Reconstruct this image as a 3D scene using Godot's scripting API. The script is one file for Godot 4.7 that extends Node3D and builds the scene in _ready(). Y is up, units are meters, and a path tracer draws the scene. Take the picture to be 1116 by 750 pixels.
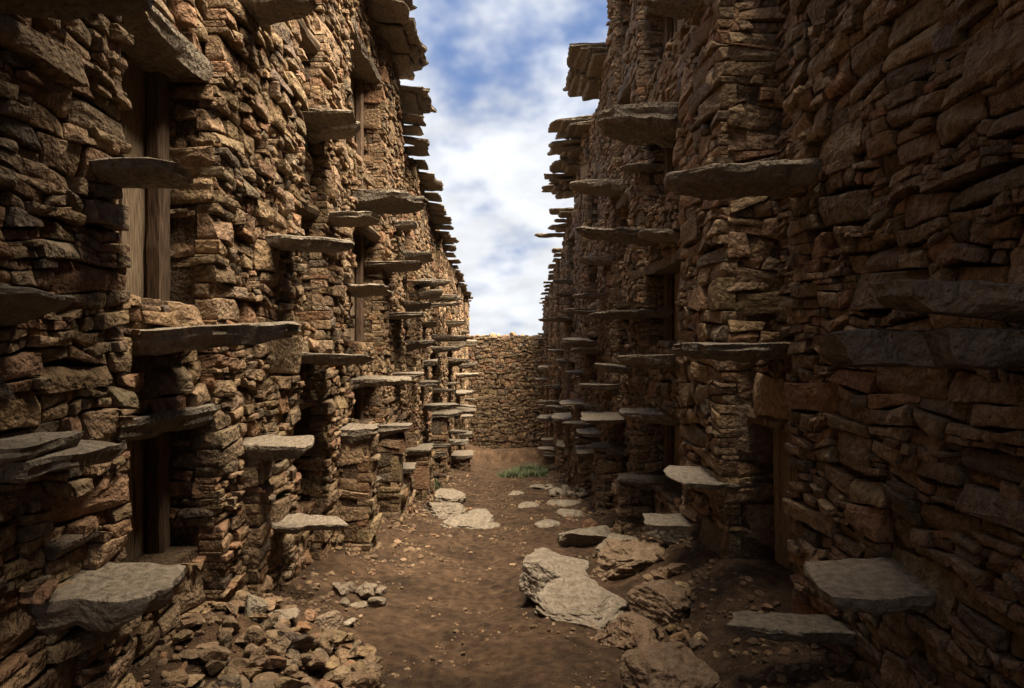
extends Node3D
# A narrow lane between two dry stone granary rows with projecting stepping slabs.
# x to the right, y up, the lane runs along -z. d below is the distance down the lane (d = -z).

const EYE := 1.7          # height of the camera above the origin
const FOCAL := 760.0      # focal length in photograph pixels
const VPX := 552.0        # where the lane vanishes in the photograph
const VPY := 375.0
const HALF := 1.5         # half the width of the lane
const DEEP := 0.36        # how far the door recesses go in
const FAR_END := 27.0

var rng := RandomNumberGenerator.new()
var nz := FastNoiseLite.new()
var nzc := FastNoiseLite.new()
var M := {}
var name_count := {}

# ------------------------------------------------------------------ buffers
class Buf:
	var v := PackedVector3Array()
	var n := PackedVector3Array()
	var c := PackedColorArray()
	var i := PackedInt32Array()
	func close_group(first: int) -> void:
		for k in range(first, n.size()):
			n[k] = n[k].normalized() if n[k].length_squared() > 1e-16 else Vector3.UP
	func tri(a: int, b: int, cc: int) -> void:
		var f := (v[cc] - v[a]).cross(v[b] - v[a])
		n[a] += f; n[b] += f; n[cc] += f
		i.append(a); i.append(b); i.append(cc)
	func put(p: Vector3, col: Color) -> int:
		v.append(p); n.append(Vector3.ZERO); c.append(col)
		return v.size() - 1
	func mesh() -> ArrayMesh:
		var a := []
		a.resize(Mesh.ARRAY_MAX)
		a[Mesh.ARRAY_VERTEX] = v
		a[Mesh.ARRAY_NORMAL] = n
		a[Mesh.ARRAY_COLOR] = c
		a[Mesh.ARRAY_INDEX] = i
		var m := ArrayMesh.new()
		m.add_surface_from_arrays(Mesh.PRIMITIVE_TRIANGLES, a)
		return m

func numbered(called: String, scope: String = "") -> String:
	var key := scope + "/" + called
	var k: int = name_count.get(key, 0)
	name_count[key] = k + 1
	return called if k == 0 else "%s_%03d" % [called, k]

func put_mesh(called: String, m: Mesh, mat: Material, parent: Node3D) -> MeshInstance3D:
	var o := MeshInstance3D.new()
	o.name = numbered(called, str(parent.get_instance_id()))
	o.mesh = m
	o.material_override = mat
	parent.add_child(o, true)
	if parent != self and parent.get_parent() == self:
		o.position = -parent.position
	return o

func part(called: String, b: Buf, mat: Material, parent: Node3D) -> MeshInstance3D:
	return put_mesh(called, b.mesh(), mat, parent)

func thing(called: String, at: Vector3, label: String, category: String, group := "") -> Node3D:
	var o := Node3D.new()
	o.name = numbered(called)
	add_child(o)
	o.position = at
	o.set_meta("label", label)
	o.set_meta("category", category)
	if group != "":
		o.set_meta("group", group)
	return o

# a top-level thing that is one mesh, its origin moved to `at`
func single(called: String, b: Buf, mat: Material, at: Vector3, label: String, category: String, group := "") -> MeshInstance3D:
	for k in b.v.size():
		b.v[k] -= at
	var o := MeshInstance3D.new()
	o.name = numbered(called)
	o.mesh = b.mesh()
	o.material_override = mat
	add_child(o)
	o.position = at
	o.set_meta("label", label)
	o.set_meta("category", category)
	if group != "":
		o.set_meta("group", group)
	return o

# ------------------------------------------------------------------ the lie of the land
func ground_line(d: float) -> float:
	return EYE - 1.2 - 0.12 * d

func ground_y(x: float, d: float) -> float:
	var y := ground_line(d)
	# earth banked against the foot of either row
	var l := smoothstep(-0.95, -1.6, x)
	y += l * 0.16
	var r := smoothstep(0.75, 1.6, x)
	y += r * (0.10 + 0.22 * exp(-pow((d - 5.6) / 1.9, 2.0)))
	# a worn hollow down the middle
	y -= 0.05 * exp(-pow((x + 0.25) / 0.55, 2.0))
	# the mound of fallen stones by the left row
	y += 0.17 * exp(-pow((x + 1.3) / 0.36, 2.0) - pow((d - 3.6) / 0.55, 2.0))
	# bench of earth under the end wall
	y += 0.42 * smoothstep(24.6, 25.5, d + 0.5 * nzc.get_noise_2d(x * 90.0, 7.0))
	y += 0.055 * nzc.get_noise_2d(x * 55.0, d * 55.0) + 0.022 * nz.get_noise_2d(x * 60.0, d * 60.0) + 0.015 * nz.get_noise_2d(x * 170.0 + 70.0, d * 170.0) + 0.007 * nz.get_noise_2d(x * 420.0, d * 420.0 + 33.0)
	return y

func roof_y(side: int, d: float) -> float:
	var t: Array
	if side < 0:
		t = [[-6, 4.9], [0, 4.6], [7.6, 3.9], [9.3, 3.8], [9.75, 3.25], [10.9, 3.0], [13.9, 2.65], [20, 2.1], [28, 1.6]]
	else:
		t = [[-6, 5.6], [0, 5.4], [10.2, 5.3], [10.21, 4.5], [12.8, 4.3], [15.6, 3.55], [17.0, 3.1], [18.5, 2.75], [23, 2.1], [28, 1.45]]
	for k in t.size() - 1:
		if d <= t[k + 1][0]:
			return EYE + remap(d, t[k][0], t[k + 1][0], t[k][1], t[k + 1][1])
	return EYE + 1.5

func wall_bow(side: int, d: float, y: float) -> float:
	return 0.055 * nzc.get_noise_3d(side * 300.0, d * 22.0, y * 26.0) + 0.02 * nz.get_noise_3d(side * 90.0, d * 40.0, y * 40.0)

# ------------------------------------------------------------------ colours
func stone_tone(dark := 1.0) -> Color:
	var pick := rng.randf()
	var c: Color
	if pick < 0.55: c = Color(0.325, 0.23, 0.147)
	elif pick < 0.68: c = Color(0.345, 0.21, 0.13)
	elif pick < 0.83: c = Color(0.275, 0.21, 0.145)
	elif pick < 0.95: c = Color(0.395, 0.285, 0.18)
	else: c = Color(0.19, 0.148, 0.11)
	var k := rng.randf_range(0.74, 1.18) * dark
	return Color(c.r * k * rng.randf_range(1.0, 1.09), c.g * k, c.b * k * rng.randf_range(0.87, 1.0))

func slate_tone() -> Color:
	var c := Color(0.30, 0.245, 0.185) if rng.randf() < 0.6 else Color(0.265, 0.222, 0.172)
	var k := rng.randf_range(0.8, 1.2)
	return Color(c.r * k, c.g * k, c.b * k)

# ------------------------------------------------------------------ one stone of a wall face
# q: four corners in face coordinates (anticlockwise seen from outside), o/u/n the face's frame, v is world y
func stone(b: Buf, q: PackedVector2Array, o: Vector3, u: Vector3, nn: Vector3, flip: bool, lod: int, proud: float, col: Color, bow: Callable) -> void:
	var cen := (q[0] + q[1] + q[2] + q[3]) * 0.25
	var hw := ((q[1] - q[0]).length() + (q[2] - q[3]).length()) * 0.25
	var hh := ((q[3] - q[0]).length() + (q[2] - q[1]).length()) * 0.25
	var small := minf(hw, hh)
	var per: int = [5, 3, 2][lod]
	var gap := minf(rng.randf_range(0.002, 0.006), small * 0.16)
	# outline with chopped corners
	var ring := PackedVector2Array()
	for e in 4:
		var a := q[e]
		var z := q[(e + 1) % 4]
		var ca := minf(rng.randf_range(0.01, 0.15), 0.8 * small / maxf((z - a).length(), 0.01))
		var cz := minf(rng.randf_range(0.01, 0.15), 0.8 * small / maxf((z - a).length(), 0.01))
		for k in per:
			var t := lerpf(ca * 0.7, 1.0 - cz * 0.7, float(k) / (per - 1))
			var p := a.lerp(z, t)
			var inw := (cen - p).normalized()
			p += inw * (gap + rng.randf_range(0.0, 0.11) * small)
			ring.append(p)
	var N := ring.size()
	# chipped planes
	var chips := []
	for k in 3:
		var an := rng.randf() * TAU
		chips.append([Vector2(cos(an), sin(an)), rng.randf_range(-0.1, 0.7), rng.randf_range(0.15, 0.75)])
	var tilt := Vector2(rng.randf_range(-0.13, 0.13), rng.randf_range(-0.2, 0.12))
	var lift := proud + rng.randf_range(-0.024, 0.026)
	var fr: Array = [[0.4, 0.72, 0.92, 1.0], [0.55, 0.9, 1.0], [0.82, 1.0]][lod]
	var drop: Array = [[0.0, 0.0, 0.01, 0.1], [0.0, 0.01, 0.1], [0.01, 0.15]][lod]
	var off := rng.randf() * 900.0
	var base_bow: float = bow.call(cen)
	var first := b.v.size()
	var pts := [cen + Vector2(rng.randf_range(-0.2, 0.2) * hw, rng.randf_range(-0.2, 0.2) * hh)]
	for r in fr.size():
		for k in N:
			pts.append(cen.lerp(ring[k], fr[r]))
	for k in pts.size():
		var p: Vector2 = pts[k]
		var qn := Vector2((p.x - cen.x) / maxf(hw, 0.005), (p.y - cen.y) / maxf(hh, 0.005))
		var h := lift + tilt.x * (p.x - cen.x) + tilt.y * (p.y - cen.y)
		for cpl in chips:
			var over: float = qn.dot(cpl[0]) - cpl[1]
			if over > 0.0:
				h -= over * cpl[2] * minf(small, 0.06) * 0.8
		if lod < 2:
			h += nz.get_noise_3d(p.x * 120.0, p.y * 260.0, off) * minf(0.012, small * 0.16)
		if k > 0:
			h -= drop[(k - 1) / N] * minf(small, 0.05)
		var w := o + u * p.x + nn * (h + base_bow)
		w.y += p.y
		b.put(w, col)
	# faces: near stones show crisp fracture facets
	var crisp := lod < 2
	var last := first + 1 + (fr.size() - 1) * N
	for k in N:
		var k2 := (k + 1) % N
		facet(b, crisp, first, first + 1 + (k if flip else k2), first + 1 + (k2 if flip else k), col)
		for r in fr.size() - 1:
			var a0 := first + 1 + r * N
			var a1 := a0 + N
			if flip:
				facet(b, crisp, a0 + k, a1 + k, a1 + k2, col); facet(b, crisp, a0 + k, a1 + k2, a0 + k2, col)
			else:
				facet(b, crisp, a0 + k, a1 + k2, a1 + k, col); facet(b, crisp, a0 + k, a0 + k2, a1 + k2, col)
	b.close_group(first)
	var sf := b.v.size()
	for k in N:
		b.put(b.v[last + k], col)
	for k in N:
		var p2 := cen.lerp(ring[k], 0.98)
		var w2 := o + u * p2.x + nn * (base_bow - 0.09)
		w2.y += p2.y
		b.put(w2, col)
	for k in N:
		var k2 := (k + 1) % N
		if flip:
			b.tri(sf + k, sf + N + k, sf + N + k2); b.tri(sf + k, sf + N + k2, sf + k2)
		else:
			b.tri(sf + k, sf + N + k2, sf + N + k); b.tri(sf + k, sf + k2, sf + N + k2)
	b.close_group(sf)

func facet(b: Buf, crisp: bool, i0: int, i1: int, i2: int, col: Color) -> void:
	if not crisp:
		b.tri(i0, i1, i2)
		return
	var f := b.v.size()
	b.put(b.v[i0], col); b.put(b.v[i1], col); b.put(b.v[i2], col)
	b.tri(f, f + 1, f + 2)

# how large a stone shows in the photograph, 0 when it is out of the frame
func shown(p: Vector3, nn: Vector3, area: float) -> float:
	var d := -p.z
	if d < 0.5: return 0.0
	var sx := VPX + FOCAL * p.x / d
	var sy := VPY - FOCAL * (p.y - EYE) / d
	if sx < -15 or sx > 1131 or sy < -15 or sy > 765: return 0.0
	var to := Vector3(0, EYE, 0) - p
	var f := nn.dot(to.normalized())
	return area * f / (d * d) if f > 0.0 else 0.0

# ------------------------------------------------------------------ laying stones over a face
# cells: a list that receives [score, kind, q, o, u, n, flip, lod, proud, colour]
func lay(out: Array, kind: String, o: Vector3, u: Vector3, nn: Vector3, width: float, lo: float, hi: float, keep: Callable, bow: Callable, big := 1.0, proud := 0.03, dark := 1.0, jumble := 1.0) -> void:
	var flip := u.cross(Vector3.UP).dot(nn) < 0.0
	var y := lo
	while y < hi:
		var ch := rng.randf_range(0.12, 0.27) * big
		var x := 0.0
		while x < width - 0.001:
			var cw := rng.randf_range(0.2, 0.62) * big
			if width - x - cw < 0.12: cw = width - x
			var rects := []
			if jumble > 1.5:
				# random rubble: blocks about as tall as they are wide
				var rows_ := 1 + rng.randi() % 2
				for rr in rows_:
					var cols_ := 2 + rng.randi() % 2
					for cc in cols_:
						rects.append(Rect2(x + cw * cc / cols_, y + ch * rr / rows_, cw / cols_, ch / rows_))
			else:
				split(rects, Rect2(x, y, cw, ch), big, 0)
			for r in rects:
				var rc: Rect2 = r
				var mid := rc.get_center()
				if not keep.call(mid): continue
				var q := PackedVector2Array([rc.position, rc.position + Vector2(rc.size.x, 0), rc.end, rc.position + Vector2(0, rc.size.y)])
				for k in 4:
					var p := q[k]
					var ease_ := clampf(minf(p.x, width - p.x) / 0.15, 0.25, 1.0)
					var wx := o + u * p.x
					var g := Vector3(wx.x * 40.0 + wx.z * 55.0, p.y * 90.0, wx.z * 31.0)
					p.x += nz.get_noise_3d(g.x, g.y, g.z) * 0.05 * big * ease_ * jumble
					p.y += nz.get_noise_3d(g.x * 0.9 + 500.0, g.y * 0.7, g.z) * 0.055 * big * jumble
					q[k] = p
				var w := o + u * mid.x + Vector3(0, mid.y, 0)
				var d := -w.z
				var lod := 0 if d < 4.9 else (1 if d < 10.5 else 2)
				var pr := proud + (0.02 if rng.randf() < 0.12 else 0.0)
				out.append([shown(w, nn, rc.get_area()), kind, q, o, u, nn, flip, lod, pr, stone_tone(dark), bow])
			x += cw
		y += ch

func split(out: Array, r: Rect2, big: float, level: int) -> void:
	var w := r.size.x
	var h := r.size.y
	if level == 0 and rng.randf() < 0.11 and w < h * 2.6:
		out.append(r)
		return
	var tall := big * lerpf(0.034, 0.13, pow(rng.randf(), 1.7))
	if level < 7 and h > tall * 1.35:
		var cut2 := h * rng.randf_range(0.28, 0.72)
		if w > h * 2.4 and rng.randf() < 0.45:
			var cut := w * rng.randf_range(0.3, 0.7)
			split(out, Rect2(r.position, Vector2(cut, h)), big, level + 1)
			split(out, Rect2(r.position + Vector2(cut, 0), Vector2(w - cut, h)), big, level + 1)
		else:
			split(out, Rect2(r.position, Vector2(w, cut2)), big, level + 1)
			split(out, Rect2(r.position + Vector2(0, cut2), Vector2(w, h - cut2)), big, level + 1)
	elif level < 9 and w > h * rng.randf_range(2.2, 6.0) and w > 0.09 * big:
		var cut3 := w * rng.randf_range(0.3, 0.7)
		split(out, Rect2(r.position, Vector2(cut3, h)), big, level + 1)
		split(out, Rect2(r.position + Vector2(cut3, 0), Vector2(w - cut3, h)), big, level + 1)
	else:
		out.append(r)

# turn the laid cells into parts: the most visible `most` of each kind one by one, the rest joined
func build_cells(cells: Array, parent: Node3D, most: Dictionary) -> void:
	var by := {}
	for c in cells:
		if not by.has(c[1]): by[c[1]] = []
		by[c[1]].append(c)
	for kind in by:
		var list: Array = by[kind]
		list.sort_custom(func(a, z): return a[0] > z[0])
		var rest := Buf.new()
		for k in list.size():
			var c: Array = list[k]
			var single_: bool = k < int(most.get(kind, 300)) and c[0] > 0.0
			var b := Buf.new() if single_ else rest
			stone(b, c[2], c[3], c[4], c[5], c[6], c[7], c[8], c[9], c[10])
			if single_:
				part(kind, b, M.stone, parent)
		if rest.v.size() > 0:
			var o := part("small_" + kind + "s", rest, M.stone, parent)
			o.set_meta("kind", "stuff")

# ------------------------------------------------------------------ solid shapes
func quad(b: Buf, p0: Vector3, p1: Vector3, p2: Vector3, p3: Vector3, col: Color) -> void:
	var f := b.v.size()
	for p in [p0, p1, p2, p3]:
		b.put(p, col)
	b.tri(f, f + 1, f + 2); b.tri(f, f + 2, f + 3)
	b.close_group(f)

# a block between x0..x1 and d0..d1, its top and bottom given at both ends
func block(b: Buf, x0: float, x1: float, d0: float, d1: float, lo0: float, lo1: float, hi0: float, hi1: float, col: Color) -> void:
	var a := Vector3(minf(x0, x1), 0, 0)
	var z := Vector3(maxf(x0, x1), 0, 0)
	var p := func(x: Vector3, y: float, d: float) -> Vector3: return Vector3(x.x, y, -d)
	quad(b, p.call(a, lo0, d0), p.call(a, hi0, d0), p.call(z, hi0, d0), p.call(z, lo0, d0), col)
	quad(b, p.call(z, lo1, d1), p.call(z, hi1, d1), p.call(a, hi1, d1), p.call(a, lo1, d1), col)
	quad(b, p.call(a, lo1, d1), p.call(a, hi1, d1), p.call(a, hi0, d0), p.call(a, lo0, d0), col)
	quad(b, p.call(z, lo0, d0), p.call(z, hi0, d0), p.call(z, hi1, d1), p.call(z, lo1, d1), col)
	quad(b, p.call(a, hi0, d0), p.call(a, hi1, d1), p.call(z, hi1, d1), p.call(z, hi0, d0), col)
	quad(b, p.call(a, lo1, d1), p.call(a, lo0, d0), p.call(z, lo0, d0), p.call(z, lo1, d1), col)

# an uneven plate of slate: outline in plan (x, z), split along its bedding
func plate(b: Buf, outline: PackedVector2Array, y_at: Callable, thick: float, col: Color, rough := 1.0, thin_at := func(_p): return 1.0) -> void:
	var N := outline.size()
	var cen := Vector2.ZERO
	for p in outline: cen += p
	cen /= N
	var off := rng.randf() * 700.0
	var rows := 4
	var shift := []
	for r in rows + 1:
		shift.append((rng.randf_range(-0.012, 0.008) - 0.035 * pow(float(r) / rows, 2.0)) * rough)
	var fr := [0.4, 0.75, 0.95, 1.0]
	# top
	var first := b.v.size()
	var edge_top := []
	var pts := [cen]
	for f in fr:
		for k in N:
			pts.append(cen.lerp(outline[k], f))
	for k in pts.size():
		var p: Vector2 = pts[k]
		var y: float = y_at.call(p) + nz.get_noise_3d(p.x * 90.0, p.y * 90.0, off) * 0.010 * rough
		y += 0.006 * rough * roundf(2.0 * nzc.get_noise_3d(p.x * 130.0, p.y * 130.0, off))
		if k > 3 * N: y -= 0.004 + 0.006 * absf(nz.get_noise_2d(k * 31.0, off))
		b.put(Vector3(p.x, y, p.y), col)
	for k in N:
		var k2 := (k + 1) % N
		b.tri(first, first + 1 + k2, first + 1 + k)
		for r in fr.size() - 1:
			var a0 := first + 1 + r * N
			var a1 := a0 + N
			b.tri(a0 + k, a1 + k2, a1 + k); b.tri(a0 + k, a0 + k2, a1 + k2)
	b.close_group(first)
	var top_ring := first + 1 + 3 * N
	# sides, each bedding layer shifted a little
	var sf := b.v.size()
	for r in rows + 1:
		for k in N:
			var p: Vector2 = outline[k]
			var dirv := (p - cen).normalized()
			var t := float(r) / rows
			var thk: float = thick * (1.0 + 0.3 * nzc.get_noise_2d(k * 25.0, off)) * thin_at.call(p)
			var s: float = shift[r] + 0.02 * rough * nz.get_noise_3d(p.x * 80.0, r * 60.0 + off, p.y * 80.0)
			if r == 0: s = 0.0
			if r == rows: s -= 0.02
			var base: Vector3 = b.v[top_ring + k]
			b.put(Vector3(p.x + dirv.x * s, base.y - thk * t, p.y + dirv.y * s), col)
	for r in rows:
		for k in N:
			var k2 := (k + 1) % N
			var a := sf + r * N
			var z := a + N
			# flat shaded layers: each quad of its own
			var f0 := b.v.size()
			b.put(b.v[a + k], col); b.put(b.v[z + k], col); b.put(b.v[z + k2], col); b.put(b.v[a + k2], col)
			b.tri(f0, f0 + 3, f0 + 2); b.tri(f0, f0 + 2, f0 + 1)
			b.close_group(f0)
	# underside
	var bf := b.v.size()
	var low := sf + rows * N
	var cy := 0.0
	for k in N: cy += b.v[low + k].y
	b.put(Vector3(cen.x, cy / N - 0.01, cen.y), col)
	for k in N: b.put(b.v[low + k], col)
	for k in N:
		b.tri(bf, bf + 1 + k, bf + 1 + (k + 1) % N)
	b.close_group(bf)

# orient an outline so that it runs the same way round
func turn_round(o: PackedVector2Array) -> PackedVector2Array:
	var area := 0.0
	for k in o.size():
		var a := o[k]
		var z := o[(k + 1) % o.size()]
		area += a.x * z.y - z.x * a.y
	if area < 0.0:
		o.reverse()
	return o

# roughen a plan outline
func ragged(corners: PackedVector2Array, step: float, amount: float) -> PackedVector2Array:
	var out := PackedVector2Array()
	for k in corners.size():
		var a := corners[k]
		var z := corners[(k + 1) % corners.size()]
		var n := maxi(1, int((z - a).length() / step))
		var nor := (z - a).orthogonal().normalized()
		for j in n:
			var p := a.lerp(z, float(j) / n)
			if j > 0:
				p += nor * rng.randf_range(-1.0, 1.0) * amount
			out.append(p)
	return turn_round(out)

# a broken rock: an icosphere cut by planes and roughened
var ico_cache := {}
func ico(level: int) -> Array:
	if ico_cache.has(level): return ico_cache[level]
	var t := (1.0 + sqrt(5.0)) / 2.0
	var vs := [Vector3(-1, t, 0), Vector3(1, t, 0), Vector3(-1, -t, 0), Vector3(1, -t, 0), Vector3(0, -1, t), Vector3(0, 1, t), Vector3(0, -1, -t), Vector3(0, 1, -t), Vector3(t, 0, -1), Vector3(t, 0, 1), Vector3(-t, 0, -1), Vector3(-t, 0, 1)]
	var fs := [[0, 11, 5], [0, 5, 1], [0, 1, 7], [0, 7, 10], [0, 10, 11], [1, 5, 9], [5, 11, 4], [11, 10, 2], [10, 7, 6], [7, 1, 8], [3, 9, 4], [3, 4, 2], [3, 2, 6], [3, 6, 8], [3, 8, 9], [4, 9, 5], [2, 4, 11], [6, 2, 10], [8, 6, 7], [9, 8, 1]]
	for k in vs.size(): vs[k] = vs[k].normalized()
	for l in level:
		var mid := {}
		var nf := []
		for f in fs:
			var m := []
			for e in 3:
				var a: int = f[e]
				var z: int = f[(e + 1) % 3]
				var key := Vector2i(mini(a, z), maxi(a, z))
				if not mid.has(key):
					vs.append(((vs[a] + vs[z]) * 0.5).normalized())
					mid[key] = vs.size() - 1
				m.append(mid[key])
			nf.append([f[0], m[0], m[2]]); nf.append([f[1], m[1], m[0]]); nf.append([f[2], m[2], m[1]]); nf.append(m)
		fs = nf
	ico_cache[level] = [vs, fs]
	return ico_cache[level]

func rock(b: Buf, at: Vector3, size: Vector3, turn: Basis, level: int, col: Color, cuts := 7, rough := 0.08, smooth := false, given := [], strata := 0.0) -> void:
	var g := ico(level)
	var planes := []
	for k in cuts:
		var dv := Vector3(rng.randfn(), rng.randfn(), rng.randfn()).normalized()
		planes.append([dv, rng.randf_range(0.38, 0.8)])
	for gp in given:
		planes.append([gp[0].normalized(), gp[1]])
	var bed := Vector3(rng.randf_range(-0.4, 0.4), 1.0, rng.randf_range(-0.5, 0.2)).normalized()
	var off := Vector3(rng.randf(), rng.randf(), rng.randf()) * 500.0
	var first := b.v.size()
	var pos := PackedVector3Array()
	for v in g[0]:
		var p: Vector3 = v
		for pl in planes:
			var dd: float = p.dot(pl[0])
			if dd > pl[1]:
				p -= pl[0] * (dd - pl[1]) * 0.98
		p += v * rough * (nzc.get_noise_3dv(v * 120.0 + off) + 0.35 * nz.get_noise_3dv(v * 90.0 + off))
		if strata > 0.0:
			var ph := p.dot(bed) * 5.0 + 0.8 * nzc.get_noise_3dv(v * 60.0 + off)
			p += (v - bed * v.dot(bed)) * strata * (ph - floorf(ph) - 0.5)
			p += v * 0.022 * (nz.get_noise_3dv(v * 60.0 + off) + 0.5 * nz.get_noise_3dv(v * 160.0 + off))
		pos.append(at + turn * (p * size))
	if smooth:
		for p in pos: b.put(p, col)
		for f in g[1]: b.tri(first + f[0], first + f[2], first + f[1])
		b.close_group(first)
	else:
		for f in g[1]:
			var k := b.v.size()
			b.put(pos[f[0]], col); b.put(pos[f[2]], col); b.put(pos[f[1]], col)
			b.tri(k, k + 1, k + 2)
			b.close_group(k)

# a board or beam along a line, with slightly uneven edges
func beam(b: Buf, a: Vector3, z: Vector3, across: Vector3, w: float, t: float, col: Color, segs := 6, wob := 0.004, round_ := false) -> void:
	var ax := (z - a).normalized()
	var sd := (across - ax * across.dot(ax)).normalized()
	var up := ax.cross(sd).normalized()
	var prof := []
	if round_:
		for k in 10:
			prof.append(Vector2(cos(k * TAU / 10.0) * w * 0.5, sin(k * TAU / 10.0) * t * 0.5))
	else:
		var c := minf(w, t) * 0.18
		prof = [Vector2(-w / 2 + c, -t / 2), Vector2(w / 2 - c, -t / 2), Vector2(w / 2, -t / 2 + c), Vector2(w / 2, t / 2 - c), Vector2(w / 2 - c, t / 2), Vector2(-w / 2 + c, t / 2), Vector2(-w / 2, t / 2 - c), Vector2(-w / 2, -t / 2 + c)]
	var N := prof.size()
	var off := rng.randf() * 900.0
	var rows := []
	for s in segs + 1:
		var p := a.lerp(z, float(s) / segs)
		var row := []
		for k in N:
			var pr: Vector2 = prof[k]
			var j := 1.0 + wob / maxf(minf(w, t), 0.01) * 2.0 * nz.get_noise_3d(s * 90.0, k * 35.0, off)
			row.append(p + sd * pr.x * j + up * pr.y * j + sd * wob * 2.0 * nz.get_noise_2d(s * 60.0, off))
		rows.append(row)
	for s in segs:
		for k in N:
			var k2 := (k + 1) % N
			quad(b, rows[s][k], rows[s + 1][k], rows[s + 1][k2], rows[s][k2], col)
	for e in 2:
		var f := b.v.size()
		var row: Array = rows[0] if e == 0 else rows[segs]
		for k in N: b.put(row[k], col)
		for k in range(1, N - 1):
			if e == 0: b.tri(f, f + k, f + k + 1)
			else: b.tri(f, f + k + 1, f + k)
		b.close_group(f)

# ------------------------------------------------------------------ textures and materials
func noise_tex(freq: float, oct: int, kind: int, lo: Color, hi: Color, seed_: int, size := 512, ridged := false) -> NoiseTexture2D:
	var f := FastNoiseLite.new()
	f.seed = seed_
	f.noise_type = kind
	f.frequency = freq
	f.fractal_type = FastNoiseLite.FRACTAL_RIDGED if ridged else FastNoiseLite.FRACTAL_FBM
	f.fractal_octaves = oct
	f.fractal_gain = 0.58
	var t := NoiseTexture2D.new()
	t.width = size
	t.height = size
	t.seamless = true
	t.noise = f
	var g := Gradient.new()
	g.set_color(0, lo)
	g.set_color(1, hi)
	t.color_ramp = g
	return t

func rough_material(albedo: Texture2D, relief: Texture2D, tile: float, depth: float, rough: float, detail: Texture2D = null) -> StandardMaterial3D:
	var m := StandardMaterial3D.new()
	m.albedo_texture = albedo
	m.vertex_color_use_as_albedo = true
	m.roughness = rough
	m.metallic_specular = 0.3
	m.uv1_triplanar = true
	m.uv1_world_triplanar = true
	m.uv1_scale = Vector3.ONE / tile
	m.heightmap_enabled = true
	m.heightmap_texture = relief
	m.heightmap_scale = depth
	return m

func make_materials() -> void:
	var spots := noise_tex(0.012, 7, FastNoiseLite.TYPE_SIMPLEX_SMOOTH, Color(0.60, 0.58, 0.56), Color(1, 1, 1), 3, 1024)
	var relief := noise_tex(0.016, 7, FastNoiseLite.TYPE_SIMPLEX_SMOOTH, Color.BLACK, Color.WHITE, 8, 1024)
	M.stone = rough_material(spots, relief, 0.75, 2.6, 0.85)
	var slate_relief := noise_tex(0.010, 8, FastNoiseLite.TYPE_SIMPLEX, Color.BLACK, Color.WHITE, 12, 1024)
	M.slate = rough_material(spots, slate_relief, 0.6, 2.4, 0.75)
	M.rock = rough_material(spots, slate_relief, 0.9, 3.5, 0.8)
	M.mortar = rough_material(spots, relief, 0.5, 4.0, 0.95)
	var dirt_c := noise_tex(0.008, 8, FastNoiseLite.TYPE_SIMPLEX_SMOOTH, Color(0.55, 0.52, 0.50), Color(1, 1, 1), 21, 1024)
	var dirt_h := noise_tex(0.07, 7, FastNoiseLite.TYPE_SIMPLEX_SMOOTH, Color.BLACK, Color.WHITE, 22, 1024)
	M.dirt = rough_material(dirt_c, dirt_h, 0.9, 3.2, 0.95)
	# weathered timber: grain stretched along the board (boards stand upright)
	var wood_c := noise_tex(0.02, 5, FastNoiseLite.TYPE_SIMPLEX_SMOOTH, Color(0.5, 0.46, 0.42), Color(1, 1, 1), 31, 512)
	M.wood = rough_material(wood_c, wood_c, 0.5, 1.2, 0.85)
	M.wood.uv1_scale = Vector3(9.0, 0.55, 9.0)
	M.log = rough_material(wood_c, wood_c, 0.5, 1.2, 0.85)
	M.log.uv1_scale = Vector3(9.0, 9.0, 0.55)
	M.grass = StandardMaterial3D.new()
	M.grass.vertex_color_use_as_albedo = true
	M.grass.roughness = 0.7
	M.grass.backlight_enabled = true
	M.grass.backlight = Color(0.3, 0.4, 0.15)
	M.grass.cull_mode = BaseMaterial3D.CULL_DISABLED

func make_sky() -> Sky:
	var w := 2048
	var h := 1024
	var f := FastNoiseLite.new()
	f.seed = 14
	f.noise_type = FastNoiseLite.TYPE_SIMPLEX_SMOOTH
	f.fractal_octaves = 6
	f.fractal_gain = 0.6
	f.frequency = 1.0
	var data := PackedFloat32Array()
	data.resize(w * h * 3)
	for j in h:
		var el := PI * (0.5 - (j + 0.5) / h)
		var ce := cos(el)
		var se := sin(el)
		for i in w:
			var at := (j * w + i) * 3
			if se < -0.05:
				data[at] = 0.30; data[at + 1] = 0.24; data[at + 2] = 0.17
				continue
			var az := TAU * (i + 0.5) / w
			var x := ce * cos(az)
			var z := ce * sin(az)
			var s := maxf(se, 0.0)
			var k := 1.75 / (s + 0.30)
			var n := f.get_noise_3d(x * k, s * 1.5, z * k) * 1.5 + 0.5
			n = clampf(n + 0.9 * pow(1.0 - s, 7.0) + 0.0, 0.0, 1.0)
			var cl := n * n * (3.0 - 2.0 * n)
			var hz := pow(1.0 - s, 5.0)
			var shade := 0.93 + 0.26 * f.get_noise_3d(x * k * 2.0 + 9.0, s, z * k * 2.0)
			data[at] = lerpf(lerpf(0.15, 0.40, hz), 0.93 * shade, cl)
			data[at + 1] = lerpf(lerpf(0.26, 0.50, hz), 0.955 * shade, cl)
			data[at + 2] = lerpf(lerpf(0.54, 0.70, hz), 1.0 * shade, cl)
	var img := Image.create_from_data(w, h, false, Image.FORMAT_RGBF, data.to_byte_array())
	var pm := PanoramaSkyMaterial.new()
	pm.panorama = ImageTexture.create_from_image(img)
	pm.energy_multiplier = SKY_ENERGY
	var sky := Sky.new()
	sky.sky_material = pm
	return sky

const SKY_ENERGY := 0.155

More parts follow.
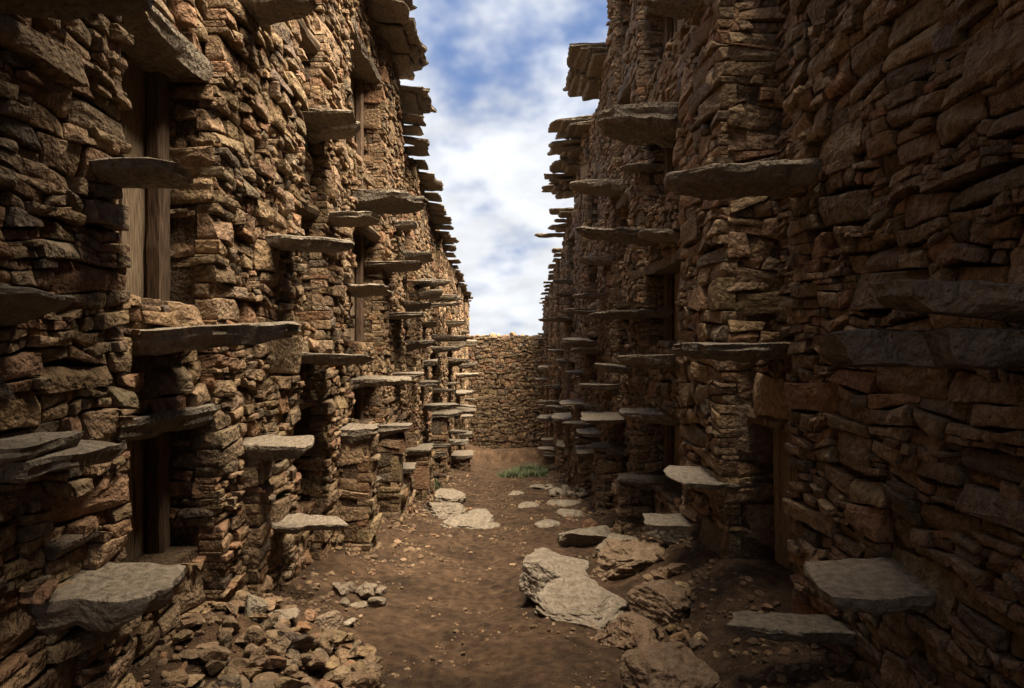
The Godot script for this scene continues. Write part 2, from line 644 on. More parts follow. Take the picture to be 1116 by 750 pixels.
# ------------------------------------------------------------------ slabs
func new_slab(side: int, pl: float, pr: float, yt: float, yb: float, length: float, tip: float, tilt: float, col: Color) -> Buf:
	# pl / pr: the ends of its near edge in the photograph; the root lies in the wall face, which gives its distance
	var root := pl if side < 0 else pr
	var end := pr if side < 0 else pl
	var d := HALF * FOCAL / absf(root - VPX)
	var dm := d + 0.45 * minf(length, 0.5)
	var reach := HALF - absf(end - VPX) * dm / FOCAL
	var top := EYE - (yt - VPY) * d / FOCAL
	var thick := (yb - yt) * d / FOCAL
	if yt < 355.0 and d > 2.2:
		# seen from below: its far lower edge shows under the near one
		thick *= 0.5
		length = clampf(d * ((VPY - yt - (yb - yt) * 0.5) / maxf(VPY - yb, 8.0) - 1.0), 0.25, 0.7)
	return slab_at(side, d, reach, top, maxf(thick, 0.045), length, tip, tilt, col)

func slab_at(side: int, d: float, reach: float, top: float, thick: float, length: float, tip: float, tilt: float, col: Color) -> Buf:
	var b := Buf.new()
	var L := length
	# plan in (reach, depth): near edge first
	var e := []
	if tip < 0.25:
		# blunt block end, corners broken off unevenly
		e = [Vector2(-0.3, 0.0), Vector2(reach * rng.randf_range(0.4, 0.6), rng.randf_range(-0.02, 0.02)), Vector2(reach * rng.randf_range(0.93, 1.0), rng.randf_range(0.0, 0.05)), Vector2(reach, L * rng.randf_range(0.15, 0.4)),
			Vector2(reach * rng.randf_range(0.86, 0.98), L * rng.randf_range(0.55, 0.8)), Vector2(reach * rng.randf_range(0.84, 0.96), L), Vector2(-0.3, L)]
	elif tip < 0.45:
		# broken off slantwise, with a step in the edge
		var q := rng.randf_range(0.45, 0.75)
		e = [Vector2(-0.3, 0.0), Vector2(reach * q, rng.randf_range(-0.03, 0.01)), Vector2(reach * (q + 0.04), L * rng.randf_range(0.08, 0.2)), Vector2(reach * 0.97, L * rng.randf_range(0.12, 0.28)), Vector2(reach, L * rng.randf_range(0.4, 0.6)),
			Vector2(reach * rng.randf_range(0.8, 0.92), L * rng.randf_range(0.85, 1.0)), Vector2(reach * 0.3, L * rng.randf_range(1.0, 1.15)), Vector2(-0.3, L)]
	else:
		e = [Vector2(-0.3, 0.02), Vector2(reach * 0.35, rng.randf_range(-0.04, 0.02)), Vector2(reach * rng.randf_range(0.7, 0.9), rng.randf_range(0.0, 0.05)),
			Vector2(reach, L * lerpf(0.12, 0.42, tip)), Vector2(reach * rng.randf_range(0.93, 1.0), L * lerpf(0.75, 0.55, tip)),
			Vector2(reach * lerpf(0.9, 0.72, tip), L * rng.randf_range(0.9, 1.0)), Vector2(reach * 0.4, L * rng.randf_range(0.98, 1.1)), Vector2(-0.3, L)]
	var pts := PackedVector2Array()
	for p in e:
		pts.append(Vector2(side * (HALF - p.x), -(d + p.y)))
	var o := ragged(pts, 0.06 if d < 7 else 0.1, 0.018)
	var sl := rng.randf_range(-0.07, 0.07)
	tilt += rng.randf_range(-0.05, 0.05)
	var y_at := func(p: Vector2) -> float:
		var rr := HALF - absf(p.x)
		return top + tilt * rr + sl * (-p.y - d)
	var fall := rng.randf_range(0.15, 0.6)
	var thin := func(p: Vector2) -> float: return 1.0 - fall * clampf((HALF - absf(p.x)) / maxf(reach, 0.1), 0.0, 1.0)
	plate(b, o, y_at, thick * (1.0 + 0.4 * fall), col, 1.0, thin)
	return b

# ------------------------------------------------------------------ a granary row
func granary(side: int, t: Node3D, bays: Array, slabs: Array, supports: Array) -> void:
	var core := Buf.new()
	var mud := Color(0.20, 0.135, 0.085)
	var cells := []
	var s := float(side)
	var bow := func(c: Vector2, d0: float, dir: float) -> float: return 0.0
	# split the length into piers and recesses
	var at := 1.1
	var spans := []
	for r in bays:
		spans.append([at, r[0], false, []])
		spans.append([r[0], r[1], true, r[2]])
		at = r[1]
	spans.append([at, FAR_END + 0.3, false, []])
	for sp in spans:
		var d0: float = sp[0]
		var d1: float = sp[1]
		var lo0 := ground_line(d0) - 0.8
		var lo1 := ground_line(d1) - 0.8
		var hi0 := roof_y(side, d0 + 0.001)
		var hi1 := roof_y(side, d1 - 0.001)
		var u := Vector3(0, 0, -1)
		var nn := Vector3(-s, 0, 0)
		var face_bow := func(c: Vector2) -> float: return wall_bow(side, d0 - 0.03 + c.x, c.y)
		if not sp[2]:
			# pier, cut into short lengths so that its top follows the roof
			var n := maxi(1, int((d1 - d0) / 0.8))
			for k in n:
				var a := lerpf(d0, d1, float(k) / n)
				var z := lerpf(d0, d1, float(k + 1) / n)
				block(core, s * (HALF + 0.045), s * 4.2, a, z, ground_line(a) - 0.8, ground_line(z) - 0.8, roof_y(side, a + 0.001), roof_y(side, z - 0.001), mud)
			var keep := func(m: Vector2) -> bool:
				var d := d0 - 0.03 + m.x
				return m.y > ground_line(d) - 0.1 and m.y < roof_y(side, d) - 0.02 and m.y < EYE + 0.6 * d + 0.5
			lay(cells, "stone", Vector3(s * HALF, 0, -(d0 - 0.03)), u, nn, d1 - d0 + 0.06, minf(lo0, lo1) + 0.6, maxf(hi0, hi1), keep, face_bow, (1.6 if side > 0 and d0 > 4.5 and d0 < 5.5 else 1.0) if d0 < 12 else 1.25)
		else:
			block(core, s * (HALF + DEEP + 0.05), s * 4.2, d0, d1, lo0, lo1, hi0, hi1, mud)
			var opens: Array = sp[3]
			if opens.is_empty():
				var base := ground_line((d0 + d1) * 0.5) + 0.55
				while base + 0.8 < minf(hi0, hi1) - 0.35:
					opens.append([base - EYE, base + rng.randf_range(0.78, 0.92) - EYE])
					base += rng.randf_range(1.38, 1.5)
			# the infill between openings
			var inset := 0.22 if side > 0 and d0 < 4.0 else 0.085
			var y := minf(lo0, lo1)
			var fills := []
			for op in opens:
				fills.append([y, op[0] + EYE])
				y = op[1] + EYE
			fills.append([y, minf(hi0, hi1) - 0.02])
			for fl in fills:
				if fl[1] - fl[0] < 0.05: continue
				block(core, s * (HALF + inset + 0.015), s * (HALF + DEEP + 0.06), d0 + 0.002, d1 - 0.002, fl[0], fl[0], fl[1], fl[1], mud)
			var in_fill := func(yy: float) -> bool:
				for fl in fills:
					if yy > fl[0] and yy < fl[1]: return true
				return false
			var keep2 := func(m: Vector2) -> bool:
				return in_fill.call(m.y) and m.y > ground_line(d0 + m.x) - 0.1 and m.y < EYE + 0.6 * (d0 + m.x) + 0.5
			var bow2 := func(c: Vector2) -> float: return wall_bow(side, d0 + c.x, c.y)
			lay(cells, "infill_stone", Vector3(s * (HALF + inset), 0, -d0), u, nn, d1 - d0, minf(lo0, lo1) + 0.6, maxf(hi0, hi1), keep2, bow2, 1.0 if d0 < 12 else 1.2)
			# the far cheek of the recess, which faces up the lane
			var keep3 := func(m: Vector2) -> bool:
				return (m.x < inset + 0.03 or not in_fill.call(m.y)) and m.y > ground_line(d1) - 0.1 and m.y < roof_y(side, d1) and m.y < EYE + 0.6 * d1 + 0.4
			var none := func(c: Vector2) -> float: return wall_bow(side, d1, c.y) * 0.4
			lay(cells, "corner_stone", Vector3(s * (HALF + 0.01), 0, -(d1 - 0.0)), Vector3(s, 0, 0), Vector3(0, 0, 1), DEEP + 0.05, lo1 + 0.6, hi1, keep3, none, 2.3 if side > 0 and d0 < 4.0 else 1.3, 0.022, 1.2 if side > 0 and d0 < 4.0 else 1.0)
			# lintels and doors
			for op in opens:
				var oy0: float = op[0] + EYE
				var oy1: float = op[1] + EYE
				if oy0 > EYE + 0.55 * d1 + 0.2: continue
				var lb := Buf.new()
				var timber := rng.randf() < 0.45
				var wc := Color(0.21, 0.15, 0.10)
				if timber:
					beam(lb, Vector3(s * (HALF + inset + 0.015), oy1 + 0.0, -(d0 - 0.1)), Vector3(s * (HALF + inset + 0.015), oy1 + rng.randf_range(-0.04, 0.04), -(d1 + 0.1)), Vector3(1, 0, 0), 0.15, 0.12, wc, 7, 0.012, true)
					part("lintel_log", lb, M.log, t)
				else:
					var pts := PackedVector2Array([Vector2(s * (HALF + inset - 0.06), -(d0 - 0.1)), Vector2(s * (HALF + inset - 0.065), -(d1 + 0.1)), Vector2(s * (HALF + DEEP), -(d1 + 0.12)), Vector2(s * (HALF + DEEP), -(d0 - 0.12))])
					var ly := oy1 + 0.05
					plate(lb, ragged(pts, 0.12, 0.012), func(_p): return ly, rng.randf_range(0.06, 0.1), slate_tone())
					part("lintel_stone", lb, M.slate, t)
				if op.size() > 2:
					var kb := func(m: Vector2) -> bool: return m.y > oy0 - 0.1 and m.y < oy1 and m.y < EYE + 0.6 * d1
					var fb := func(_c: Vector2) -> float: return 0.0
					lay(cells, "infill_stone", Vector3(s * (HALF + DEEP + 0.04), 0, -d0), u, nn, d1 - d0, oy0 - 0.1, oy1, kb, fb, 1.0)
					continue
				# a door of weathered planks standing at the back of the opening
				var door := Node3D.new()
				door.name = numbered("door", str(t.get_instance_id()))
				t.add_child(door)
				door.position = -t.position
				var dx := s * (HALF + DEEP - 0.02)
				var pw := 0.0
				var gapd := d0 + 0.10
				var shown_to := d1 - 0.06
				while gapd < shown_to - 0.05:
					pw = minf(rng.randf_range(0.13, 0.24), shown_to - gapd)
					var pb := Buf.new()
					var k := rng.randf_range(0.7, 1.25)
					var lean := rng.randf_range(-0.01, 0.01)
					beam(pb, Vector3(dx, oy0 - 0.02, -(gapd + pw * 0.5)), Vector3(dx + lean, oy1 - rng.randf_range(0.0, 0.05), -(gapd + pw * 0.5) + lean), Vector3(0, 0, 1), pw - 0.012, 0.035, Color(0.40 * k, 0.305 * k, 0.21 * k), 8, 0.004)
					put_mesh("plank", pb.mesh(), M.wood, door)
					gapd += pw
				for e in (1 if side > 0 and d0 < 4.0 else 2):
					var qb := Buf.new()
					var dd := d0 + 0.06 if e == 0 else d1 - 0.09
					beam(qb, Vector3(dx - s * 0.07, oy0 - 0.03, -dd), Vector3(dx - s * 0.07, oy1, -dd + 0.01), Vector3(0, 0, 1), 0.10, 0.09, Color(0.2, 0.14, 0.095), 8, 0.006)
					put_mesh("door_post", qb.mesh(), M.wood, door)
	# stub piers that carry the lower slabs
	for q in supports:
		var d: float = q[0]
		var L: float = q[1]
		var reach: float = q[2]
		var top: float = q[3]
		var low := ground_line(d) - 0.4
		block(core, s * (HALF - reach + 0.03), s * (HALF + 0.1), d + 0.03, d + L - 0.03, low, low, top, top, mud)
		var kp := func(m: Vector2) -> bool: return m.y < top - 0.015 and m.y > low + 0.1
		var nob := func(_c: Vector2) -> float: return 0.0
		lay(cells, "pier_stone", Vector3(s * (HALF - reach), 0, -(d + 0.03)), Vector3(s, 0, 0), Vector3(0, 0, 1), reach + 0.05, low, top, kp, nob, 1.4, 0.02)
		lay(cells, "pier_stone", Vector3(s * (HALF - reach + 0.02), 0, -d), Vector3(0, 0, -1), Vector3(-s, 0, 0), L, low, top, kp, nob, 1.4, 0.02)
	# the row goes on behind the camera
	block(core, s * (HALF + 0.0), s * 4.2, -5.0, 1.1, ground_line(-5) - 0.8, ground_line(1.1) - 0.8, roof_y(side, -5), roof_y(side, 1.1), mud)
	part("mud_core", core, M.mortar, t)
	build_cells(cells, t, {"stone": 300, "infill_stone": 150, "corner_stone": 240, "pier_stone": 120})
	for q in slabs:
		if q.size() < 2: continue
		part("step_slab", new_slab(side, q[0], q[1], q[2], q[3], q[4], q[5], q[6], slate_tone()), M.slate, t)

	# further steps of the far half, in the same rising order
	for k in 22:
		var d := rng.randf_range(10.5, 26.0)
		var y := rng.randf_range(ground_line(d) + 0.5, minf(roof_y(side, d) - 0.7, EYE + 1.6))
		part("step_slab", slab_at(side, d, rng.randf_range(0.3, 0.55), y, rng.randf_range(0.05, 0.11), rng.randf_range(0.3, 0.6), rng.randf(), rng.randf_range(-0.05, 0.05), slate_tone()), M.slate, t)

func eaves(side: int, t: Node3D, runs: Array) -> void:
	# each run: from, to, least reach, most reach, length of a plate, layers
	for r in runs:
		var d: float = r[0]
		while d < r[1]:
			var L: float = rng.randf_range(0.3, 0.75) * r[4]
			var layers: int = r[5]
			for k in layers:
				var reach: float = rng.randf_range(r[2], r[3]) * (1.0 - 0.2 * k)
				var th := rng.randf_range(0.025, 0.06)
				var top := roof_y(side, d + 0.02) - k * 0.055 - rng.randf_range(0.0, r[6])
				var dd := d + rng.randf_range(-0.06, 0.06)
				var LL := L * rng.randf_range(0.9, 1.3)
				var e := [Vector2(-0.35, 0.0), Vector2(reach * rng.randf_range(0.8, 1.0), rng.randf_range(-0.05, 0.03))]
				var n := 2 + rng.randi() % 3
				for q in n:
					e.append(Vector2(reach * rng.randf_range(0.85, 1.0), LL * (q + rng.randf_range(0.3, 0.8)) / n))
				e.append(Vector2(reach * rng.randf_range(0.75, 0.98), LL))
				e.append(Vector2(-0.35, LL))
				var pts := PackedVector2Array()
				for p in e:
					pts.append(Vector2(side * (HALF - p.x), -(dd + p.y)))
				var tilt := rng.randf_range(-0.16, 0.04)
				var y_at := func(p: Vector2) -> float: return top + tilt * (HALF - absf(p.x))
				var b := Buf.new()
				plate(b, ragged(pts, 0.08, 0.016), y_at, th, slate_tone(), 0.7)
				part("eave_slab", b, M.slate, t)
			d += L * rng.randf_range(0.8, 1.05)

# ------------------------------------------------------------------ the scene
func _ready() -> void:
	rng.seed = 11
	nz.seed = 2
	nz.noise_type = FastNoiseLite.TYPE_SIMPLEX_SMOOTH
	nz.frequency = 0.05
	nz.fractal_octaves = 2
	nzc.seed = 9
	nzc.noise_type = FastNoiseLite.TYPE_SIMPLEX_SMOOTH
	nzc.frequency = 0.012
	nzc.fractal_octaves = 2

	var cam := Camera3D.new()
	cam.name = "camera"
	cam.fov = rad_to_deg(2.0 * atan(375.0 / FOCAL))
	cam.near = 0.05
	cam.far = 400.0
	add_child(cam)
	cam.position = Vector3(0, EYE, 0)
	cam.rotation.y = -atan((558.0 - VPX) / FOCAL)
	cam.current = true

	var we := WorldEnvironment.new()
	we.name = "world_environment"
	var env := Environment.new()
	env.background_mode = Environment.BG_SKY
	env.sky = make_sky()
	env.tonemap_mode = Environment.TONE_MAPPER_LINEAR
	env.tonemap_exposure = 6.9
	env.sdfgi_enabled = true
	env.ssao_enabled = true
	env.ssil_enabled = true
	we.environment = env
	add_child(we)

	var sun := DirectionalLight3D.new()
	sun.name = "sun"
	sun.light_energy = 1.6
	sun.light_color = Color(1.0, 0.94, 0.84)
	sun.light_angular_distance = 60.0
	sun.shadow_enabled = true
	add_child(sun)
	sun.look_at_from_position(Vector3.ZERO, Vector3(-0.36, -0.90, -0.18), Vector3.UP)

	make_materials()
	make_ground()
	make_rows()
	make_end_wall()
	make_passage()
	make_loose_rocks()
	make_gravel()
	make_grass()

func make_ground() -> void:
	var xs := []
	var x := -1.75
	while x < 1.751:
		xs.append(x); x += 0.03
	xs = [-80.0, -20.0, -6.0, -2.2] + xs + [2.2, 6.0, 20.0, 80.0]
	var ds := [-60.0, -20.0, -6.0, -2.0, 0.0, 1.0, 1.8]
	var d := 2.4
	while d < 27.5:
		ds.append(d); d += 0.028 + 0.006 * (d - 2.4)
	ds += [29.0, 34.0, 60.0, 140.0]
	var b := Buf.new()
	var col := Color(0.145, 0.089, 0.051)
	for dd in ds:
		for xx in xs:
			var y: float
			if dd > 28.0: y = ground_line(28.0) - 0.05 * (dd - 28.0) - 0.5
			elif dd < -2.0: y = ground_line(-2.0)
			else: y = ground_y(clampf(xx, -1.75, 1.75), dd)
			if absf(xx) > 3.0: y -= 0.3
			# dry dust and darker damp soil lie in patches of their own
			var tone: float = 1.0 + 0.5 * nz.get_noise_2d(xx * 28.0 + 300.0, dd * 28.0) + 0.4 * nz.get_noise_2d(xx * 150.0, dd * 150.0 + 90.0)
			b.put(Vector3(xx, y, -dd), Color(col.r * tone, col.g * tone, col.b * tone))
	var w := xs.size()
	for j in ds.size() - 1:
		for i in w - 1:
			var a := j * w + i
			b.tri(a, a + w, a + w + 1); b.tri(a, a + w + 1, a + 1)
	b.close_group(0)
	var o := part("ground", b, M.dirt, self)
	o.set_meta("kind", "structure")
	o.set_meta("label", "trodden reddish brown earth path sloping down between the stone rows")
	o.set_meta("category", "ground")

func make_rows() -> void:
	var left := thing("stone_granary", Vector3(-HALF, ground_line(14.0), -14.0), "long dry stone granary row whose sunlit top faces right, on the left of the lane", "building", "stone granary rows along the lane")
	var lb := [[2.73, 3.65, [[-1.05, -0.36], [0.2, 1.42], [2.3, 3.1]]], [5.02, 5.72, []], [6.75, 8.5, [[-1.75, -1.1], [-0.9, -0.42], [0.0, 1.3], [2.0, 3.2]]], [10.0, 11.1, []], [13.6, 15.4, []], [17.2, 18.5, []], [20.4, 21.8, []], [23.6, 25.0, []]]
	var ls := [
		[-60, 170, -70, -24, 0.26, 0.4, 0.02], [95, 212, 175, 200, 0.35, 0.1, 0.0], [248, 352, -10, 16, 0.5, 0.3, 0.0], [-90, 57, 306, 338, 0.35, 0.5, 0.0],
		[-60, 58, 488, 520, 0.35, 0.0, 0.0], [-40, 108, 505, 530, 0.45, 0.3, 0.02], [40, 193, 650, 688, 0.36, 0.0, 0.0], [168, 326, 358, 379, 0.4, 0.3, 0.0],
		[288, 384, 256, 279, 0.6, 0.8, 0.0], [258, 343, 486, 503, 0.33, 0.0, 0.0], [288, 380, 571, 580, 0.27, 0.3, 0.0], [326, 405, 383, 392, 0.6, 0.5, 0.0],
		[387, 450, 413, 421, 0.5, 0.1, 0.0], [425, 463, 407, 415, 0.5, 0.5, 0.0], [331, 390, 117, 129, 0.45, 0.1, 0.0], [342, 397, 130, 153, 0.5, 0.5, 0.0],
		[386, 466, 206, 231, 0.7, 0.4, -0.06], [352, 418, 231, 246, 0.6, 0.7, 0.0], [376, 423, 309, 320, 0.4, 0.0, 0.0], [367, 413, 467, 481, 0.3, 0.0, 0.0],
		[384, 415, 525, 531, 0.4, 0.3, 0.0], [414, 449, 464, 475, 0.6, 0.1, 0.0], [423, 454, 512, 520, 0.4, 0.0, 0.0], [427, 455, 240, 253, 0.5, 0.2, 0.0],
		[416, 461, 285, 296, 0.6, 0.3, 0.0], [440, 471, 273, 287, 0.5, 0.2, 0.0], [424, 462, 341, 353, 0.6, 0.3, 0.0], [437, 470, 329, 336, 0.6, 0.4, 0.0],
		[449, 478, 306, 312, 0.6, 0.3, 0.0], [472, 502, 331, 337, 0.6, 0.5, 0.0], [488, 507, 350, 358, 0.7, 0.2, 0.0], [457, 476, 350, 357, 0.6, 0.2, 0.0],
		[441, 475, 371, 379, 0.6, 0.3, 0.0], [473, 510, 364, 369, 0.7, 0.4, 0.0], [488, 520, 371, 378, 0.8, 0.3, 0.0], [458, 500, 442, 448, 0.9, 0.5, 0.0],
		[471, 503, 451, 456, 0.8, 0.3, 0.0], [495, 519, 447, 451, 0.9, 0.3, 0.0], [486, 512, 390, 395, 0.7, 0.4, 0.0], [500, 520, 397, 401, 0.8, 0.3, 0.0],
		[494, 522, 408, 412, 0.8, 0.3, 0.0], [486, 501, 417, 420, 0.7, 0.3, 0.0], [498, 515, 428, 432, 0.8, 0.3, 0.0], [500, 515, 473, 477, 0.8, 0.3, 0.0],
		[446, 471, 490, 497, 0.8, 0.2, 0.0], [471, 488, 493, 499, 0.8, 0.2, 0.0], [491, 516, 497, 502, 0.9, 0.2, 0.0], [460, 477, 394, 400, 0.6, 0.2, 0.0]]
	# stub piers: [distance, length, reach, top]
	var lsup := []
	for q in [[367, 413, 481, 0.42, 0.75], [414, 449, 475, 0.5, 0.6], [423, 454, 520, 0.5, 0.7], [446, 471, 497, 0.7, 0.85], [471, 488, 499, 0.7, 0.85], [471, 503, 456, 0.4, 0.5], [491, 516, 502, 0.8, 0.8], [384, 415, 530, 0.42, 0.6], [258, 343, 504, 0.2, 0.25]]:
		var d: float = HALF * FOCAL / (VPX - q[0])
		var reach: float = (HALF - (VPX - q[1]) * d / FOCAL) * q[4]
		lsup.append([d + 0.06, q[3], reach, EYE - (q[2] - VPY) * d / FOCAL + 0.01])
	granary(-1, left, lb, ls, lsup)
	eaves(-1, left, [[6.6, 7.7, 0.32, 0.4, 1.2, 2, 0.03], [7.7, 9.75, 0.44, 0.52, 1.2, 3, 0.02], [9.75, 12.0, 0.2, 0.4, 0.9, 1, 0.04], [12.0, 16.0, 0.18, 0.42, 0.9, 1, 0.04], [16.0, 26.8, 0.16, 0.3, 1.2, 1, 0.03]])

	var right := thing("stone_granary", Vector3(HALF, ground_line(14.0), -14.0), "taller dry stone granary row with broken eaves, on the right of the lane", "building", "stone granary rows along the lane")
	var rb := [[3.58, 4.79, [[-1.9, -0.5], [0.0, 3.2, false]]], [5.85, 7.7, []], [8.3, 9.66, []], [11.3, 13.2, []], [15.4, 17.0, []], [18.8, 20.4, []], [21.8, 23.2, []], [24.4, 25.6, []]]
	var rs := [
		[650, 741, 110, 153, 0.7, 0.5, 0.0], [722, 897, 172, 212, 0.6, 0.7, -0.10], [895, 1180, 352, 392, 0.3, 0.3, 0.0], [965, 1210, 314, 350, 0.24, 0.2, 0.03],
		[733, 836, 374, 387, 0.45, 0.3, 0.0], [673, 736, 386, 398, 0.5, 0.6, 0.0], [725, 792, 527, 534, 0.5, 0.8, 0.0], [700, 758, 573, 600, 0.3, 0.2, 0.0],
		[672, 708, 522, 532, 0.3, 0.0, 0.0], [888, 1022, 645, 668, 0.34, 0.2, 0.0], [790, 935, 692, 709, 0.22, 0.2, 0.0], [621, 676, 195, 213, 0.8, 0.5, 0.0],
		[628, 720, 249, 265, 0.9, 0.4, 0.0], [630, 670, 279, 293, 0.6, 0.6, 0.0], [698, 736, 250, 268, 0.5, 0.0, 0.0], [644, 704, 338, 352, 0.8, 0.3, 0.0],
		[674, 703, 178, 188, 0.5, 0.7, 0.0], [624, 663, 319, 329, 0.8, 0.3, 0.0], [611, 652, 335, 343, 0.8, 0.3, 0.0], [606, 627, 317, 323, 0.8, 0.3, 0.0],
		[598, 620, 346, 351, 0.8, 0.3, 0.0], [613, 640, 370, 378, 0.8, 0.3, 0.0], [623, 658, 379, 384, 0.7, 0.2, 0.0], [647, 694, 402, 409, 0.6, 0.7, 0.06],
		[617, 638, 406, 409, 0.8, 0.3, 0.0], [632, 671, 419, 424, 0.8, 0.2, 0.0], [611, 640, 440, 445, 0.9, 0.4, 0.0], [638, 654, 443, 448, 0.7, 0.4, 0.0],
		[633, 678, 457, 461, 0.8, 0.2, 0.0], [677, 723, 452, 461, 0.6, 0.4, 0.0], [602, 635, 457, 462, 0.9, 0.3, 0.0], [594, 609, 420, 424, 0.9, 0.3, 0.0],
		[586, 603, 437, 441, 0.9, 0.3, 0.0], [596, 617, 444, 448, 0.9, 0.3, 0.0], [628, 647, 494, 499, 0.8, 0.2, 0.0], [646, 675, 490, 497, 0.7, 0.3, 0.0],
		[607, 620, 487, 491, 0.9, 0.3, 0.0], [592, 606, 496, 500, 0.9, 0.2, 0.0], [590, 604, 479, 482, 0.9, 0.2, 0.0], [585, 615, 455, 459, 0.9, 0.2, 0.0],
		[606, 618, 393, 398, 0.8, 0.3, 0.0], [586, 600, 400, 404, 0.9, 0.3, 0.0], [598, 615, 381, 385, 0.9, 0.3, 0.0], [695, 776, -12, 14, 0.6, 0.3, 0.0]]
	var rsup := []
	for q in [[672, 708, 532, 0.42, 0.9], [646, 675, 497, 0.6, 0.8], [628, 647, 499, 0.7, 0.85], [602, 635, 462, 0.4, 0.5], [607, 620, 491, 0.8, 0.8], [592, 606, 500, 0.8, 0.8], [611, 640, 445, 0.5, 0.5]]:
		var d: float = HALF * FOCAL / (q[1] - VPX)
		var reach: float = (HALF - (q[0] - VPX) * d / FOCAL) * q[4]
		rsup.append([d + 0.06, q[3], reach, EYE - (q[2] - VPY) * d / FOCAL + 0.01])
	granary(1, right, rb, rs, rsup)
	eaves(1, right, [[10.3, 11.3, 0.5, 0.66, 1.3, 4, 0.02], [12.9, 15.6, 0.56, 0.74, 1.3, 4, 0.02], [16.5, 17.4, 0.3, 0.5, 0.9, 2, 0.04], [18.0, 18.3, 0.75, 0.8, 0.8, 1, 0.0], [19.2, 26.8, 0.12, 0.28, 1.3, 1, 0.03]])

func make_passage() -> void:
	# a roofed stretch of the lane over the camera: it shades the near walls
	var t := thing("covered_passage", Vector3(0, ground_line(0.0), 0), "roof of logs and slabs bridging the near end of the lane overhead", "passage")
	var y := EYE + 3.1
	var d := PASSAGE_FROM + 0.2
	while d < PASSAGE_TO:
		var b := Buf.new()
		beam(b, Vector3(-1.9, y - 0.1, -d), Vector3(1.9, y - 0.1 + rng.randf_range(-0.04, 0.04), -d), Vector3(0, 0, 1), 0.16, 0.15, Color(0.2, 0.14, 0.095), 8, 0.012, true)
		part("roof_log", b, M.log, t)
		d += 0.55
	d = PASSAGE_FROM
	while d < PASSAGE_TO:
		var L := rng.randf_range(0.5, 0.8)
		var pts := PackedVector2Array([Vector2(-1.95, -d + 0.03), Vector2(1.95, -d + 0.03), Vector2(1.95, -(d + L)), Vector2(-1.95, -(d + L))])
		var b2 := Buf.new()
		var yy := y + 0.05 + rng.randf_range(0.0, 0.02)
		plate(b2, ragged(pts, 0.25, 0.02), func(_p): return yy, 0.07, slate_tone())
		part("roof_slab", b2, M.slate, t)
		d += L

const PASSAGE_FROM := -0.6
const PASSAGE_TO := 2.3

func make_end_wall() -> void:
	var t := thing("end_wall", Vector3(0, ground_line(26.5) + 0.4, -27.0), "rubble stone wall closing the far end of the lane, level top under sky", "wall")
	var core := Buf.new()
	var top := EYE + 0.30
	block(core, -4.0, 4.0, 27.02, 27.7, -4.5, -4.5, top, top, Color(0.17, 0.115, 0.075))
	part("mud_core", core, M.mortar, t)
	var cells := []
	var keep := func(m: Vector2) -> bool: return m.y < top - 0.02
	var none := func(c: Vector2) -> float: return 0.04 * nzc.get_noise_2d(c.x * 40.0, c.y * 40.0)
	lay(cells, "stone", Vector3(-2.2, 0, -27.0), Vector3(1, 0, 0), Vector3(0, 0, 1), 4.4, ground_line(27.0) - 0.1, top, keep, none, 0.9, 0.055, 0.72, 2.8)
	build_cells(cells, t, {"stone": 0})
	var x := -1.9
	while x < 1.9:
		var w := rng.randf_range(0.12, 0.34)
		var b := Buf.new()
		rock(b, Vector3(x + w * 0.5, top + rng.randf_range(0.0, 0.04), -27.25 + rng.randf_range(-0.05, 0.05)), Vector3(w * 0.56, 0.03 + 0.16 * pow(rng.randf(), 2.0), 0.3), Basis(Vector3.UP, rng.randf_range(-0.2, 0.2)), 2, stone_tone(0.9))
		part("coping_stone", b, M.stone, t)
		x += w

func loose(called: String, px: float, py: float, wpx: float, hpx: float, deep: float, label: String, category: String, group := "", level := 2, col := Color(0, 0, 0), sink := 0.3, yaw := 0.0, cuts := 11, rough := 0.05, given := [], strata := 0.0) -> void:
	# px, py: the middle of its foot in the photograph
	var d := 5.0
	for k in 40:
		var x := (px - VPX) / FOCAL * d
		var sy := VPY + FOCAL * (EYE - ground_y(x, d)) / d
		d *= 1.0 + clampf((sy - py) / 600.0, -0.2, 0.2)
	var xx := (px - VPX) / FOCAL * d
	var hw := wpx / FOCAL * d * 0.5
	var hh := hpx / FOCAL * d / (2.0 - sink * 2.0)
	var g := ground_y(xx, d + deep)
	var b := Buf.new()
	if col.r == 0.0: col = stone_tone()
	rock(b, Vector3(xx, g + hh * (1.0 - 2.0 * sink), -(d + deep)), Vector3(hw * 1.12, hh * 1.1, deep), Basis(Vector3.UP, yaw), level, col, cuts, rough, false, given, strata)
	single(called, b, M.rock, Vector3(xx, g, -(d + deep)), label, category, group)

